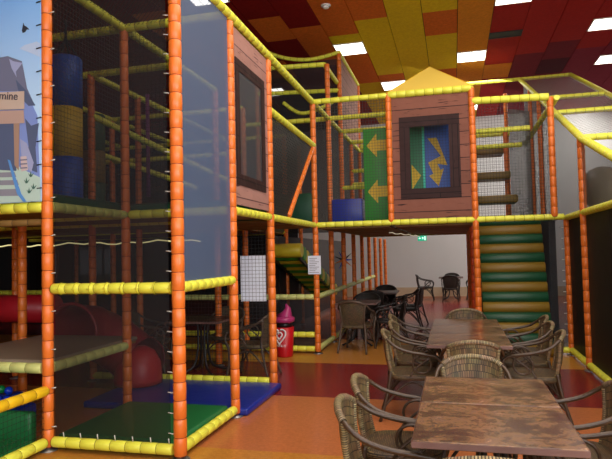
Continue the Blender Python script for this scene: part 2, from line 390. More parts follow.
# ceiling lights
def ceiling_light(k, y0, y1, label):
    x0, x1 = CX0+k*CW, CX0+(k+1)*CW
    r = thing('ceiling_light', label, 'ceiling light', ((x0+x1)/2, (y0+y1)/2, HC), 'recessed ceiling lights')
    a = MB(); t = .02
    for b in (((x0, y0, HC-.02), (x1, y0+t, HC)), ((x0, y1-t, HC-.02), (x1, y1, HC)), ((x0, y0+t, HC-.02), (x0+t, y1-t, HC)), ((x1-t, y0+t, HC-.02), (x1, y1-t, HC))): a.box(*b, LAMPF)
    for q in (1, 2, 3): xx = x0+(x1-x0)*q/4; a.box((xx-.005, y0+t, HC-.02), (xx+.005, y1-t, HC-.012), LAMPF)
    a.build('frame', r)
    b = MB(); b.box((x0+t, y0+t, HC-.010), (x1-t, y1-t, HC-.002), LAMPW); b.build('diffuser', r)
for k, y0, y1, lb in ((0, 12.44, 13.18, 'white square ceiling light glaring beside the rust board above the tall tower'),
        (1, 15.62, 16.43, 'white ceiling light partly hidden by the slope of the yellow roof'),
        (4, 13.83, 14.57, 'white ceiling light in the amber strip right of the yellow roof'),
        (5, 10.6, 11.34, 'white ceiling light cut by the top edge of the photo above the dark vent'),
        (8, 12.64, 13.3, 'upper white ceiling light at the right edge among red boards'),
        (9, 15.13, 15.82, 'lower white ceiling light at the right edge among plum boards'),
        (-3, 8.96, 9.7, 'white ceiling light at the top edge over the mesh tower'),
        (-4, 15.2, 15.95, 'ceiling light seen dimly through the black webbing at left'),
        (4, 19.0, 19.7, 'ceiling light seen through the netting right of the roof')):
    ceiling_light(k, y0, y1, lb)
r = thing('ceiling_vent', 'dark slot shaped vent let into the red ceiling boards', 'vent', (1.22, 12.96, HC))
x0, x1 = CX0+5*CW, CX0+6*CW
m = MB(); m.box((x0, 12.78, HC-.02), (x1, 12.83, HC), STRAP); m.box((x0, 13.08, HC-.02), (x1, 13.13, HC), STRAP); m.box((x0, 12.83, HC-.02), (x0+.03, 13.08, HC), STRAP); m.box((x1-.03, 12.83, HC-.02), (x1, 13.08, HC), STRAP); m.build('frame', r)
m = MB(); m.box((x0+.03, 12.83, HC-.012), (x1-.03, 13.08, HC-.004), STRAP)
m.build('opening', r)
r = thing('smoke_detector', 'round white smoke detector on the rust coloured ceiling boards', 'smoke detector', (-2.16, 10.38, HC))
m = MB(); m.lathe((-2.16, 10.38, HC-.03), [(.06, 0), (.09, .01), (.09, .03)], WHITEP); m.build('base', r)
m = MB(); m.lathe((-2.16, 10.38, HC-.07), [(.03, 0), (.055, .012), (.06, .04)], WHITEP); m.build('sensor_head', r)

# ================================================================ play frames
def post(root, x, y, z0, z1, mat=ORANGE, r=.047, name='post'):
    m = MB(); m.sleeve((x, y, z0+(.03 if z0 < .05 else 0)), (x, y, z1), mat, r)
    o = m.build(name, root)
    if z0 < .05:
        f = MB(); f.lathe((x, y, 0), [(.075, 0), (.075, .008), (.03, .012), (.026, .05)], STEEL, 16); f.build('foot_plate', root)
    return o
def beam(root, a, b, mat=YELLOW, r=0.045, name='beam'):
    m = MB(); m.sleeve(a, b, mat, r); return m.build(name, root)
def curved(root, pts, mat=YELLOW, r=0.04, name='beam'):
    m = MB(); m.sleeve(None, None, mat, r, pts=crom(pts, 5)); return m.build(name, root)
def sheet(root, pts, mat, name='net_panel', **kw):
    m = MB(); m.quad(pts, mat); return m.build(name, root, **kw)
def slab(root, x0, y0, x1, y1, z, mat=GREENV, t=.07, under=DECKU, name='deck'):
    m = MB(); m.pad((x0, y0, z-t/2), (x1, y1, z+t/2), mat, .03); m.box((x0+.02, y0+.02, z-t/2-.02), (x1-.02, y1-.02, z-t/2-.001), under)
    return m.build(name, root)
def tie(root, p, d=(0, 0, 1), r=.054, mat=TIE):
    m = MB(); p = Vector(p); a, b = frame_of(Vector(d)); n = 14
    m.tube([p+(a*math.cos(2*PI*i/n)+b*math.sin(2*PI*i/n))*r for i in range(n)], .0035, mat, 5, closed=True)
    m.tube([p+a*r, p+a*(r+.025)], .004, mat, 5)
    return m.build('cable_tie', root)
X0, X1, X2, X3, X4, X5 = -4.62, -3.35, -2.15, -.93, .33, 1.65
Y0, Y1, Y2, Y3, Y4, Y5, Y6, Y7, Y8 = 4.24, 5.46, 6.72, 7.9, 9.07, 10.3, 11.5, 12.7, 13.9
ZM, ZD, ZT = 1.35, 2.05, 4.05

# --- front mesh tower
A = thing('play_tower', 'front tower of the indoor play frame closed with black mesh, orange posts nearest the camera', 'play frame', (-2.75, 4.85, 0), 'play frame sections')
post(A, X1, Y0, 0, 4.3); post(A, X2+.012, Y0, 0, 4.5, r=.052); post(A, X2, Y1, 0, 3.98); post(A, X2, Y2, 0, 3.98); post(A, X1, Y1, 0, ZT)
beam(A, (X1+.05, Y0, ZM), (X2-.05, Y0, ZM)); beam(A, (X2, Y0+.05, ZM), (X2, Y1-.03, ZM))
beam(A, (X1+.05, Y0, .075), (X2-.05, Y0, .075)); beam(A, (X2, Y0+.05, .075), (X2, Y1-.05, .075))
beam(A, (X1, Y0+.05, ZD), (X1, Y1, ZD), plain('pale_green_yellow_foam', (196, 206, 110), .45)); beam(A, (X1+.05, Y1, ZD), (X2-.05, Y1, ZD))
beam(A, (X2, Y1+.05, ZD), (X2, Y2-.05, ZD))
beam(A, (X2, Y0, ZT), (X2, Y4, ZT), r=.05)
beam(A, (X1, 2.9, ZT), (X1, Y1, ZT)); beam(A, (X1, Y1, ZT), (X1, Y3, ZT)); beam(A, (X1-1.2, Y1, ZT), (X1, Y1, ZT)); beam(A, (X1, Y1, ZT), (X2-.03, Y1, ZT))
beam(A, (X1, Y2, .075), (X2-.05, Y2, .075)); beam(A, (X0, Y2, .075), (X1-.05, Y2, .075))
sheet(A, [(X1+.07, Y0, .12), (X2-.07, Y0, .12), (X2-.07, Y0, 4.4), (X1+.07, Y0, 4.4)], N_FINE, 'mesh_panel')
sheet(A, [(X2, Y0+.05, ZM+.04), (X2, Y1-.05, ZM+.04), (X2, Y1-.05, ZT-.03), (X2, Y0+.05, ZT-.03)], N_SIDELIT, 'mesh_panel', label='black mesh, oblique light in its colour')
sheet(A, [(X1-1.2, 3.0, ZT), (X2, 3.0, ZT), (X2, Y3, ZT), (X1-1.2, Y3, ZT)], N_DIAG, 'roof_net')
sheet(A, [(X1+.05, Y1, ZD+.1), (X2-.05, Y1, ZD+.1), (X2-.05, Y1, ZT), (X1+.05, Y1, ZT)], N_COARSE)
sheet(A, [(X1, Y0+.05, ZD+.1), (X1, Y1-.05, ZD+.1), (X1, Y1-.05, ZT), (X1, Y0+.05, ZT)], N_COARSE)
sheet(A, [(X1+.05, Y2, .1), (X2-.05, Y2, .1), (X2-.05, Y2, 1.9), (X1+.05, Y2, 1.9)], N_COARSE)
slab(A, X1+.02, Y1+.04, X2-.04, Y2, ZD+.06, DGREEN, .12)
for x, s in ((X1, 1), (X2, -1)):
    for i in range(26):
        z = .2+i*.16
        if abs(z-ZM) < .06: continue
        if i % 2 == 0 or x == X2: 
            mm = MB(); mm.tube([(x+s*.04, Y0-.01, z), (x+s*.085, Y0-.012, z+.006)], .0045, TIE, 6); mm.build('cable_tie', A)
for i in range(8):
    tie(A, (X1+.14+i*.145, Y0, ZM), (1, 0, 0), .05, TIEY)
for i in range(7):
    mm = MB(); mm.tube([(X1+.16+i*.16, Y0-.01, .12), (X1+.16+i*.16, Y0-.02, .165)], .0045, TIE, 6); mm.build('cable_tie', A)
m = MB(); m.pad((X1+.04, Y0+.05, 0.003), (X2-.05, Y1-.05, .125), GREENV, .03)
tag(m.build('floor_mat'), 'green padded vinyl mat filling the ground floor of the black mesh tower', 'mat')
m = MB(); m.pad((X1-.55, Y1+.02, 0.003), (X2+.12, Y2-.07, .075), BLUEV, .02)
tag(m.build('floor_mat'), 'shiny blue vinyl mat on the floor jutting out between two orange posts', 'mat')
# plank print with net window on the side
def plank_banner(name, label, P, u, U, z0, z1, win, mat, inner=None, fr=.10, winmat=None, off=Vector((0, 0, 0))):
    """P origin at ground, u unit direction, width U; win=(u0,u1,z0,z1) opening"""
    P = Vector(P); u = Vector(u); r = thing(name, label, 'banner', P+u*U/2+Vector((0, 0, z0)))
    nrm = u.cross(Vector((0, 0, 1)))
    q = lambda a, z, d=0: P+u*a+Vector((0, 0, z))+nrm*d
    a0, a1, b0, b1 = win
    def ring(mb, o, i, mt, d, th=.006, vm=None):
        (oa, ob, oc, od), (ia, ib, ic, id_) = o, i
        for k, (x0, x1, y0, y1) in enumerate(((oa, ob, oc, ic), (oa, ob, id_, od), (oa, ia, ic, id_), (ib, ob, ic, id_))):
            mm = mt if k < 2 or vm is None else vm
            uv = [(x0, y0), (x1, y0), (x1, y1), (x0, y1)]
            mb.quad([q(x0, y0, d), q(x1, y0, d), q(x1, y1, d), q(x0, y1, d)], mm, uv)
            mb.quad([q(x0, y0, d-th), q(x0, y1, d-th), q(x1, y1, d-th), q(x1, y0, d-th)], mm, [uv[0], uv[3], uv[2], uv[1]])
    m = MB(); ring(m, (.05, U-.05, z0, z1), (a0, a1, b0, b1), mat, 0); m.build('printed_sheet', r)
    m = MB(); ring(m, (a0-fr, a1+fr, b0-fr, b1+fr), (a0, a1, b0, b1), WOODF, .008, vm=WOODFV); m.build('window_border', r, label='dark brown printed window border')
    m = MB(); m.quad([q(a0, b0), q(a1, b0), q(a1, b1), q(a0, b1)], winmat or N_COARSE); m.build('window_net', r)
    return r
plank_banner('plank_banner', 'pinkish plank print banner with a tall mesh window on the tower side', (X2, Y1, 0), (0, 1, 0), Y2-Y1, 2.12, 3.98, (.26, .98, 2.45, 3.55), WOODP, fr=.12, winmat=N_GREYLIT)
plank_banner('plank_banner', 'brown plank print banner with dark framed window under the yellow roof', (X3, Y4, 0), (1, 0, 0), X4-X3, 2.1, 4.03, (.32, .91, 2.56, 3.52), WOODB, fr=.16)

# punching bag
bx, by = -3.74, 5.02
B = thing('punching_bag', 'blue and yellow banded punching bag hanging inside the dark play frame', 'punching bag', (bx, by, 2.18))
m = MB(); rr = .158
m.lathe((bx, by, 2.16), [(.06, 0), (rr-.01, .005), (rr, .03), (rr, .45)], BLUE2); m.build('lower_band', B, label='blue band')
m = MB(); m.lathe((bx, by, 2.61), [(rr, 0), (rr, .50)], plain('bag_yellow', (212, 176, 48), .45)); m.build('middle_band', B, label='yellow band')
m = MB(); m.lathe((bx, by, 3.11), [(rr, 0), (rr, .5), (rr-.02, .52)], BLUE2); m.build('upper_band', B, label='blue band')
for a in (0.3, 1.87, 3.44, 5.0):
    m = MB(); m.tube([(bx+rr*.9*math.cos(a), by+rr*.9*math.sin(a), 3.6), (bx, by, 3.83)], .01, STRAP, 6); m.build('strap', B)
m = MB(); m.tube([(bx, by, 3.82), (bx, by, 4.02)], .012, STRAP, 6); m.build('hook', B)

# --- left front bay with ball pool
L = thing('play_tower', 'left ball pool bay of the play frame with yellow rails and a low platform', 'play frame', (-4.0, 4.3, 0), 'play frame sections')
beam(L, (X0, Y0, ZD), (X1-.03, Y0, ZD), r=.05); beam(L, (X1, Y0-.03, .5), (X1, 2.7, .5), YELLOW2); beam(L, (X1, Y0-.05, .075), (X1, 2.7, .075))
LG = plain('pale_lime_foam', (206, 212, 128), .45)
beam(L, (X0, Y0, .68), (X1-.05, Y0, .68), LG); beam(L, (X1, Y0+.05, .68), (X1, Y1-.03, .68), LG)
post(L, X0-.02, Y1, 0, ZD); post(L, X0-1.2, Y1, 0, ZD); post(L, X0, 2.7, 0, 4.2)
slab(L, X0, Y0+.03, X1-.03, Y1+.28, .715, DECKM, .05)
sheet(L, [(X1, 2.7, .1), (X1, Y0-.05, .1), (X1, Y0-.05, .5), (X1, 2.7, .5)], N_COARSE)
slab(L, X0-1.2, Y1+.04, X1-.0, Y2, ZD+.07, DGREEN, .12); slab(L, X0-1.2, Y0+.08, X1-.04, Y1, ZD+.07, DGREEN, .12)
beam(L, (X0-1.2, Y1, ZD), (X1, Y1, ZD))
m = MB(); m.pad((X0-.6, 2.6, .003), (X1-.06, Y0-.06, .10), GREENV, .03); m.pad((X0-.6, Y0+.02, .003), (X1-.2, Y0+.12, .29), GREENV, .03)
tag(m.build('ball_pool_padding'), 'green padded floor and wall of the ball pool behind the yellow rail', 'mat')
BALLC = [plain('ball_blue', (18, 60, 200), .25), plain('ball_green', (20, 130, 60), .25), plain('ball_yellow', (220, 190, 30), .25), plain('ball_red', (190, 40, 30), .25)]
names = ['blue', 'green', 'yellow', 'red']
bl = []
spots = [(0, -4.10, 4.62, .30, 'rightmost of the heap'), (0, -4.15, 4.70, .36, 'highest of the heap, touching the rightmost'), (0, -4.18, 4.60, .30, 'low in the middle of the heap'),
         (3, -4.135, 4.545, .265, 'only red one, at the front of the heap'), (1, -4.235, 4.70, .37, 'upper one of the two green'), (0, -4.245, 4.62, .31, 'left of the low middle one'),
         (1, -4.30, 4.60, .31, 'lower green one at the photo edge'), (2, -4.32, 4.68, .37, 'only yellow one, at the photo edge'), (0, -4.22, 4.535, .265, 'frontmost of the heap')]
for k_, x, y, z, wh in spots:
    m = MB(); m.sphere((x, y, z), .039, BALLC[k_])
    tag(m.build('play_ball'), '%s plastic ball under the low platform, %s' % (names[k_], wh), 'ball', 'plastic balls heaped in the ball pool')
m = MB(); m.pad((-4.6, 4.50, .003), (-3.95, 4.85, .225), BLUEV, .03); m.pad((-4.6, 4.57, .22), (-4.06, 4.85, .262), BLUEV, .02); m.pad((-4.6, 4.65, .26), (-4.1, 4.85, .325), BLUEV, .02)
tag(m.build('foam_block'), 'dark blue foam block carrying the loose balls of the pool', 'foam block')

# mural banner
G = thing('mural_banner', 'printed banner of a blue sky, grey mountains and a timber mine entrance', 'banner', (-3.9, Y0-.06, 2.1))
def flat(mb, pts, mat, d):  # pts in pixel-like mural units: metres from the banner's right edge and deck
    k = [Vector((X1-.012-a, Y0-.055-d, 2.09+b)) for a, b in pts]
    mb.quad(k, mat)
def mural_sky():
    m, t, b = newmat('mural_sky_print')
    tc = t.add('ShaderNodeTexCoord'); sp = t.add('ShaderNodeSeparateXYZ'); t.link(tc.outputs['Object'], sp.inputs[0])
    r = t.add('ShaderNodeValToRGB'); e = r.color_ramp.elements
    e[0].position = 0; e[0].color = c3(188, 224, 252); e[1].position = 1; e[1].color = c3(54, 156, 242)
    t.link(t.math('DIVIDE', t.math('SUBTRACT', sp.outputs[2], 2.9), 1.6), r.inputs[0]); t.link(r.outputs[0], b.inputs['Base Color']); b.inputs['Roughness'].default_value = .6
    return m
m = MB(); m.box((X0-.3, Y0-.055, 2.09), (X1-.012, Y0-.05, 4.4), mural_sky()); m.build('printed_sheet', G)
pm = lambda n, c: plain(n, c, .6, .05, 3)
gm1, gm2, gm3, gm4 = pm('mural_rock_grey', (112, 118, 142)), pm('mural_rock_light', (160, 170, 205)), pm('mural_rock_dark', (84, 98, 128)), pm('mural_snow_blue', (128, 152, 212))
# 1 px in the photo here is about 0.0101 m
def px(pts): return [((44-(x if x > 0 else -95))*.00862, (203.5-y)*.00862) for x, y in pts]
m = MB()
flat(m, px([(5, 55), (17, 60), (30, 100), (0, 100), (0, 60)]), gm1, .002); flat(m, px([(5, 55), (22, 62), (28, 90), (37, 108), (16, 108)]), gm1, .003)
flat(m, px([(7, 58), (12, 61), (23, 64), (15, 72), (16, 78), (10, 68)]), gm2, .005); flat(m, px([(0, 82), (16, 92), (25, 90), (40, 118), (43, 190), (0, 190)]), gm4, .006)
flat(m, px([(15, 80), (27, 92), (38, 108), (30, 108), (20, 98)]), gm3, .007); flat(m, px([(26, 120), (33, 128), (42, 126), (38, 150), (40, 175), (28, 170), (30, 148)]), gm3, .008)
flat(m, px([(20, 140), (28, 145), (36, 165), (33, 175), (22, 160)]), gm2, .009)
flat(m, px([(0, 160), (14, 165), (28, 173), (43.5, 180), (43.5, 203), (0, 203)]), pm('mural_pale_green', (186, 214, 200)), .010)
m.build('mountains', G)
m = MB()
flat(m, px([(0, 118), (17, 124), (16, 172), (0, 160)]), gm3, .012); flat(m, px([(13, 122), (20, 124), (19, 172), (14, 166)]), pm('mural_post_tan', (168, 140, 120)), .013)
flat(m, px([(0, 104), (25, 112), (26, 125), (0, 119)]), pm('mural_beam_tan', (186, 160, 146)), .014)
flat(m, px([(0, 87), (26, 93), (26, 111), (0, 104)]), pm('mural_sign_tan', (198, 180, 162)), .016)
flat(m, px([(21, 158), (28, 158), (30, 172), (22, 173)]), pm('mural_barrel', (206, 190, 186)), .014)
for yy in (161, 165, 169): flat(m, px([(21, yy), (29, yy), (29, yy+1.2), (21, yy+1.2)]), gm1, .016)
for i, (y0, y1) in enumerate(((170, 174), (178, 182), (187, 193))): flat(m, px([(0, y0), (14+i*3, y0+3), (16+i*3, y1+4), (0, y1)]), pm('mural_step_%s' % 'abc'[i], (140, 142, 152)), .0125)
flat(m, px([(6, 160), (9, 161), (16, 180), (22, 195), (28, 203), (24, 203), (17, 195), (12, 180)]), pm('mural_rail_blue', (92, 152, 216)), .0145)
gg = pm('mural_grass', (70, 110, 95))
for x, y in ((31, 194), (36, 190), (28, 184), (33, 178)): flat(m, px([(x-3, y-3), (x-1, y-1), (x, y-5), (x+1, y-1), (x+4, y-3), (x+1, y+1), (x-1, y+1)]), gg, .0145)
m.build('mine_entrance', G)
m = MB(); flat(m, px([(19, 49), (25, 46), (33, 45), (39, 44), (43, 46), (43, 60), (33, 55)]), pm('mural_cloud', (186, 208, 236)), .002)
m.build('cloud', G)
m = MB(); bd = pm('mural_bird', (46, 50, 62))
flat(m, px([(24, 23), (25, 26), (28, 28), (31, 31), (28, 30.5), (26, 33), (23, 33.5), (22, 31)]), bd, .003)
m.build('bird', G)
def text_mesh(name, body, size, mat, loc, rot, parent=None, shear=0, ext=.002, align='LEFT'):
    cu = bpy.data.curves.new(name, 'FONT'); cu.body = body; cu.size = size; cu.extrude = ext; cu.shear = shear; cu.align_x = align
    o = bpy.data.objects.new(name, cu); COL.objects.link(o); o.rotation_euler = rot
    dg = bpy.context.evaluated_depsgraph_get(); me = bpy.data.meshes.new_from_object(o.evaluated_get(dg))
    COL.objects.unlink(o); bpy.data.objects.remove(o)
    me.materials.clear(); me.materials.append(mat)
    o = bpy.data.objects.new(name, me); COL.objects.link(o)
    if parent is not None: o.parent = parent; o.matrix_parent_inverse = Matrix.Translation(-Vector(parent.location))
    o.location = loc; o.rotation_euler = rot
    return o
text_mesh('lettering', 'umine', .098, pm('mural_letter', (70, 66, 74)), (X1-.012-.46, Y0-.075, 2.09+.91), (PI/2, .12, 0), G)
for i in range(9):
    m = MB(); zz = 2.2+i*.2; m.tube([(X1-.05, Y0-.064, zz), (X1+.0, Y0-.07, zz+.004)], .005, STRAP, 6); m.build('cable_tie', G)
beam(L, (X0, Y0-.02, ZD-.13), (X1-.05, Y0+.03, ZD-.13), DECKU, .03)

# red tunnel slide on the low platform
R_ = thing('tunnel_slide', 'red plastic tunnel slide with a round mouth behind the low platform', 'slide', (-3.9, 6.1, 0))
m = MB()
path = crom([(-4.27, 5.82, .76), (-4.22, 6.1, .72), (-4.05, 6.36, .55), (-3.82, 6.42, .36), (-3.74, 6.38, .33)], 6)
m.tube(path, [.31+.012*(i % 6 == 0) for i in range(len(path))], REDP, 24, caps=False); m.build('tube', R_)
m = MB(); m.tube([Vector((-4.27+.325*math.cos(a), 5.81, .76+.325*math.sin(a))) for a in [2*PI*i/28 for i in range(28)]], .02, REDP, 8, closed=True); m.build('entrance_rim', R_)
m = MB(); p = Vector((-3.62, 6.52, .42)); m.lathe((-3.74, 6.34, .005), [(.28, .08), (.285, .14), (.27, .32), (.20, .46), (.1, .52), (.01, .53)], REDP2, 28); m.build('exit_hood', R_)
m = MB(); m.tube([(X0-1.2, 6.1, 1.0), (X0-.1, 6.1, 1.0)], .17, REDP2, 20); tag(m.build('padded_roller'), 'red padded roller on the far side of the low platform at left', 'roller')

# --- gallery between tower and central tower
Bf = thing('play_tower', 'side gallery of the play frame with black webbing net and slanted orange tube', 'play frame', (X2, 7.9, 0), 'play frame sections')
post(Bf, X2, Y4, 0, ZT+.0); beam(Bf, (X2, Y2+.05, ZD), (X2, Y4-.05, ZD)); beam(Bf, (X2, Y2, 3.37), (X2, Y4, 3.34), r=.05)
beam(Bf, (X2, 7.5, ZD+.05), (X2, 9.0, 3.3), ORANGE, .042, 'slanted_tube')
sheet(Bf, [(X2, Y2+.05, 2.1), (X2, 7.5, 2.1), (X2, 8.98, 3.3), (X2, Y2+.05, 3.33)], N_STRAP, 'webbing_net')
beam(Bf, (X0, Y4, .9), (X2-.05, Y4, .9), LG); beam(Bf, (X0, Y4, .075), (X2-.05, Y4, .075)); beam(Bf, (X0, Y4, .30), (X2-.05, Y4, .30))
sheet(Bf, [(X1, Y4, .1), (X2-.05, Y4, .1), (X2-.05, Y4, .9), (X1, Y4, .9)], N_DARK)
for x in (X0, X1):
    for y in (Y3, Y4): post(Bf, x, y, 0, ZT)
beam(Bf, (X2, Y4, .9), (X2, 15.9, .93), LG); beam(Bf, (X2, Y4+.05, .075), (X2, 12.0, .075), LG)
for i, y in enumerate((Y5, Y6, Y7, Y8, 15.1, 16.3, 17.5, 18.7)): post(Bf, X2, y, 0, (5.06 if i in (0,) else 5.65 if i in (1, 3) else 4.0) if i < 4 else 2.0)
for y in (Y2, Y3): slab(Bf, X1+.03, y+.03, X2-.06, y+1.13, ZD+.02, DGREEN, .1)
sheet(Bf, [(X1, Y5, .1), (X1, 18, .1), (X1, 18, 1.95), (X1, Y5, 1.95)], N_DARK)

# --- central tower
Cf = thing('play_tower', 'central tower of the play frame under the yellow roof with lemon deck edge', 'play frame', (-.9, 10, 0), 'play frame sections')
beam(Cf, (X2+.03, Y4, ZD), (X3, Y4, ZD)); beam(Cf, (X3, Y4, ZD), (X4, Y4, ZD)); post(Cf, X3, Y4, ZD, ZT+.03); post(Cf, X4, Y4, 0, ZT)
beam(Cf, (X2, Y4, ZT), (X3, Y4, ZT)); beam(Cf, (X3, Y4, ZT), (X4, Y4, ZT), r=.055)
sheet(Cf, [(X2+.05, Y4, ZD), (X3-.05, Y4, ZD), (X3-.05, Y4, ZT), (X2+.05, Y4, ZT)], N_COARSE2)
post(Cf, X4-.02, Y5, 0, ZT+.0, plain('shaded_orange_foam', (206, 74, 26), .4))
for y in (Y5, Y6, Y7, Y8):
    beam(Cf, (X2, y, ZT), (X4, y, ZT)); 
    if y != Y5: post(Cf, X4, y, 0, ZT)
for y, z in ((Y6, 2.9), (Y7, 3.4), (Y7, 2.5)): beam(Cf, (X2, y, z), (X3, y, z))
beam(Cf, (X2, Y4, ZT), (X2, Y8, ZT), r=.045); beam(Cf, (X2+.6, Y5, 3.5), (X2+.6, Y7, 3.5)); beam(Cf, (X4, Y4, ZT), (X4, Y8, ZT)); beam(Cf, (X2, Y4, ZD), (X2, Y8, ZD)); beam(Cf, (X2, Y8, ZD-.05), (X5, Y8, ZD-.05), OLIVE)
for y in (Y4, Y5, Y6, Y7):
    for x, xx in ((X2, X3), (X3, X4)): slab(Cf, x+.03, y+.04, xx-.02, y+1.17, ZD-.0, DGREEN, .09)
sheet(Cf, [(X2+.05, Y8, ZD), (X3, Y8, ZD), (X3, Y8, ZT), (X2+.05, Y8, ZT)], N_DARK); sheet(Cf, [(X3+.2, Y6, ZD), (X4, Y6, ZD), (X4, Y6, ZT), (X3+.2, Y6, ZT)], N_DARK)
sheet(Cf, [(X2, Y5, ZD), (X2, Y8, ZD), (X2, Y8, ZT), (X2, Y5, ZT)], N_COARSE)
beam(Cf, (X2, Y7, 3.1), (X4, Y7, 3.1)); 
# roof
Rf = thing('tower_roof', 'yellow fabric pyramid roof on top of the brown plank banner', 'roof', (-.3, 9.68, ZT))
m = MB(); a = Vector((-.29, 9.68, 4.63)); cs = [Vector(p) for p in ((X3-.02, Y4-.03, 4.08), (X4+.02, Y4-.03, 4.08), (X4+.02, Y5+.03, 4.08), (X3-.02, Y5+.03, 4.08))]
for i in range(4): m.quad([cs[i], cs[(i+1) % 4], a], ROOFV)
m.quad([c-Vector((0, 0, .0)) for c in cs][::-1], ROOFV); m.build('canopy', Rf)
m = MB(); m.tube([cs[0], a], .006, YELLOW2, 5); m.tube([cs[1], a], .006, YELLOW2, 5); m.tube([cs[2], a], .006, YELLOW2, 5); m.tube([cs[3], a], .006, YELLOW2, 5); m.build('seam_piping', Rf)
# arrow panels
def arrow_pts(cx, cz, w, h, ang=0, flip=-1):
    P = [(0, 0), (.42, .5), (.42, .22), (1, .22), (1, -.22), (.42, -.22), (.42, -.5)]
    out = []
    for x, z in P:
        x = (x-.5)*w; z *= h
        out.append((cx+(x*math.cos(ang)-z*math.sin(ang)), cz+(x*math.sin(ang)+z*math.cos(ang))))
    return out
def prism_xz(mb, pts, y, mat, t=.004):
    k = [Vector((x, y, z)) for x, z in pts]; mb.quad(k[::-1], mat); n = len(k)
    for i in range(n):
        a, b = k[i], k[(i+1) % n]; mb.quad([a, b, b+Vector((0, t, 0)), a+Vector((0, t, 0))], mat)
ARY = plain('arrow_yellow', (216, 180, 24), .5, .05)
P1 = thing('arrow_panel', 'green panel with two yellow arrows pointing left behind the netting', 'panel', (-1.22, 9.6, 2.1))
m = MB(); m.pad((-1.42, 9.6, 2.12), (-.96, 9.66, 3.66), plain('leaf_green_vinyl', (44, 140, 44), .45), .012); m.build('board', P1)
for z in (3.37, 2.60):
    m = MB(); prism_xz(m, arrow_pts(-1.16, z, .40, .40), 9.594, ARY); m.build('arrow', P1)
P2 = thing('arrow_panel', 'blue and green panel with a yellow zigzag arrow behind the dark framed window', 'panel', (-.3, 9.8, 2.1))
m = MB(); m.box((-.46, 9.8, 2.15), (.22, 9.85, 3.8), BLUE2); m.build('board', P2, label='blue board')
m = MB(); m.box((-.80, 9.78, 2.15), (-.46, 9.84, 3.8), plain('mid_green_vinyl', (30, 116, 70), .45)); m.build('board', P2, label='green board')
m = MB(); m.tube([(-.44, 9.76, 2.15), (-.44, 9.76, 3.8)], .022, plain('turquoise_edge', (90, 220, 190), .4), 8); m.build('edge_trim', P2)
m = MB(); prism_xz(m, [(-.37, 3.47), (-.22, 3.47), (-.06, 3.00), (-.22, 3.03), (-.175, 2.93), (-.12, 2.95), (-.21, 2.66), (-.36, 2.84), (-.29, 2.87), (-.37, 3.06), (-.16, 3.16)], 9.794, ARY); m.build('arrow', P2)
m = MB(); prism_xz(m, [(-.64, 2.62), (-.64, 3.04), (-.49, 2.85)], 9.774, ARY); m.build('arrow', P2)
m = MB(); m.pad((-1.98, 9.6, 2.1), (-1.46, 10.0, 2.50), BLUEV, .02); tag(m.build('foam_block'), 'blue foam block on the deck left of the green arrow panel', 'foam block')
m = MB(); m.pad((-3.05, 9.5, 2.12), (-2.3, 9.9, 2.62), DGREEN, .02); tag(m.build('foam_block'), 'dark green foam block behind the slanted orange tube', 'foam block')

# third level behind
T = thing('play_tower', 'topmost level of the play frame reaching the ceiling boards left of centre', 'play frame', (-3, 11.5, 4), 'play frame sections')
curved(T, [(-3.92, Y6, 6.08), (-3.65, Y6, 5.84), (-3.2, Y6, 5.66), (-2.7, Y6, 5.60), (X2, Y6, 5.68)]); beam(T, (X2, Y6, 5.68), (X2, Y8, 5.68))
post(T, -3.92, Y6, 2.1, 6.05); beam(T, (X1, Y5, 5.1), (X2-.05, Y5, 5.06)); beam(T, (X2-.05, Y5, 5.06), (X2-.05, Y6, 5.06)); post(T, X1, Y5, 0, 5.1)
curved(T, [(X1, Y6, 4.75), (-3.0, Y6, 4.5), (-2.6, Y6, 4.55), (X2, Y6, 4.75)]); beam(T, (-3.92, Y6, 6.0), (-3.92, Y8, 6.0))
beam(T, (X1-.6, Y6, 4.98), (X2, Y6, 4.9)); beam(T, (-4.1, Y7, 4.6), (X2, Y7, 4.6)); beam(T, (-4.1, Y5, 4.05), (X2, Y5, 4.05))
sheet(T, [(X2, Y6, 4.1), (X2, Y8, 4.1), (X2, Y8, 5.65), (X2, Y6, 5.65)], WOODP, 'printed_sheet')
sheet(T, [(-4.13, Y6, 4.1), (X2, Y6, 4.1), (X2, Y6, 5.55), (-4.13, Y6, 5.55)], N_DARK); sheet(T, [(-4.13, Y8, 2.1), (X2, Y8, 2.1), (X2, Y8, 5.65), (-4.13, Y8, 5.65)], N_DARK)

# --- stair tower right of the roof
slope = lambda y: 3.0+(y-8.1)*(.408 if y > 8.1 else .32)
D = thing('play_tower', 'stair bay of the play frame right of the yellow roof with stepped platforms', 'play frame', (.95, 10, 0), 'play frame sections')
YC = 9.38
beam(D, (X4, Y4, ZD), (X5-.08, Y4+.05, ZD)); beam(D, (X4, Y4, 3.85), (1.42, Y4, 3.82), r=.055); post(D, 1.44, Y4+.03, ZD, 3.82)
sheet(D, [(X4+.05, Y4, ZD), (1.4, Y4, ZD), (1.4, Y4, 3.8), (X4+.05, Y4, 3.8)], N_COARSE)
post(D, X5, YC, 0, ZD)
beam(D, (X4+.9, YC, .075), (X5, YC, .075))
post(D, 1.1, Y7-.2, ZD, 4.0); post(D, X5-.02, Y7, ZD, slope(Y7)); post(D, X5-.02, Y6, ZD, slope(Y6)); post(D, 1.25, Y8, ZD, 5.15)
beam(D, (X4, 14.6, slope(14.6)), (X5, 14.6, slope(14.6))); beam(D, (X4, Y6, 3.55), (1.3, Y6, 3.55)); beam(D, (X4, Y7, 4.0), (1.2, Y7, 4.0)); beam(D, (X4, Y5, 3.62), (1.3, Y5, 3.62))
beam(D, (X5-.12, Y4, 3.8), (X5-.3, Y6, 3.55))
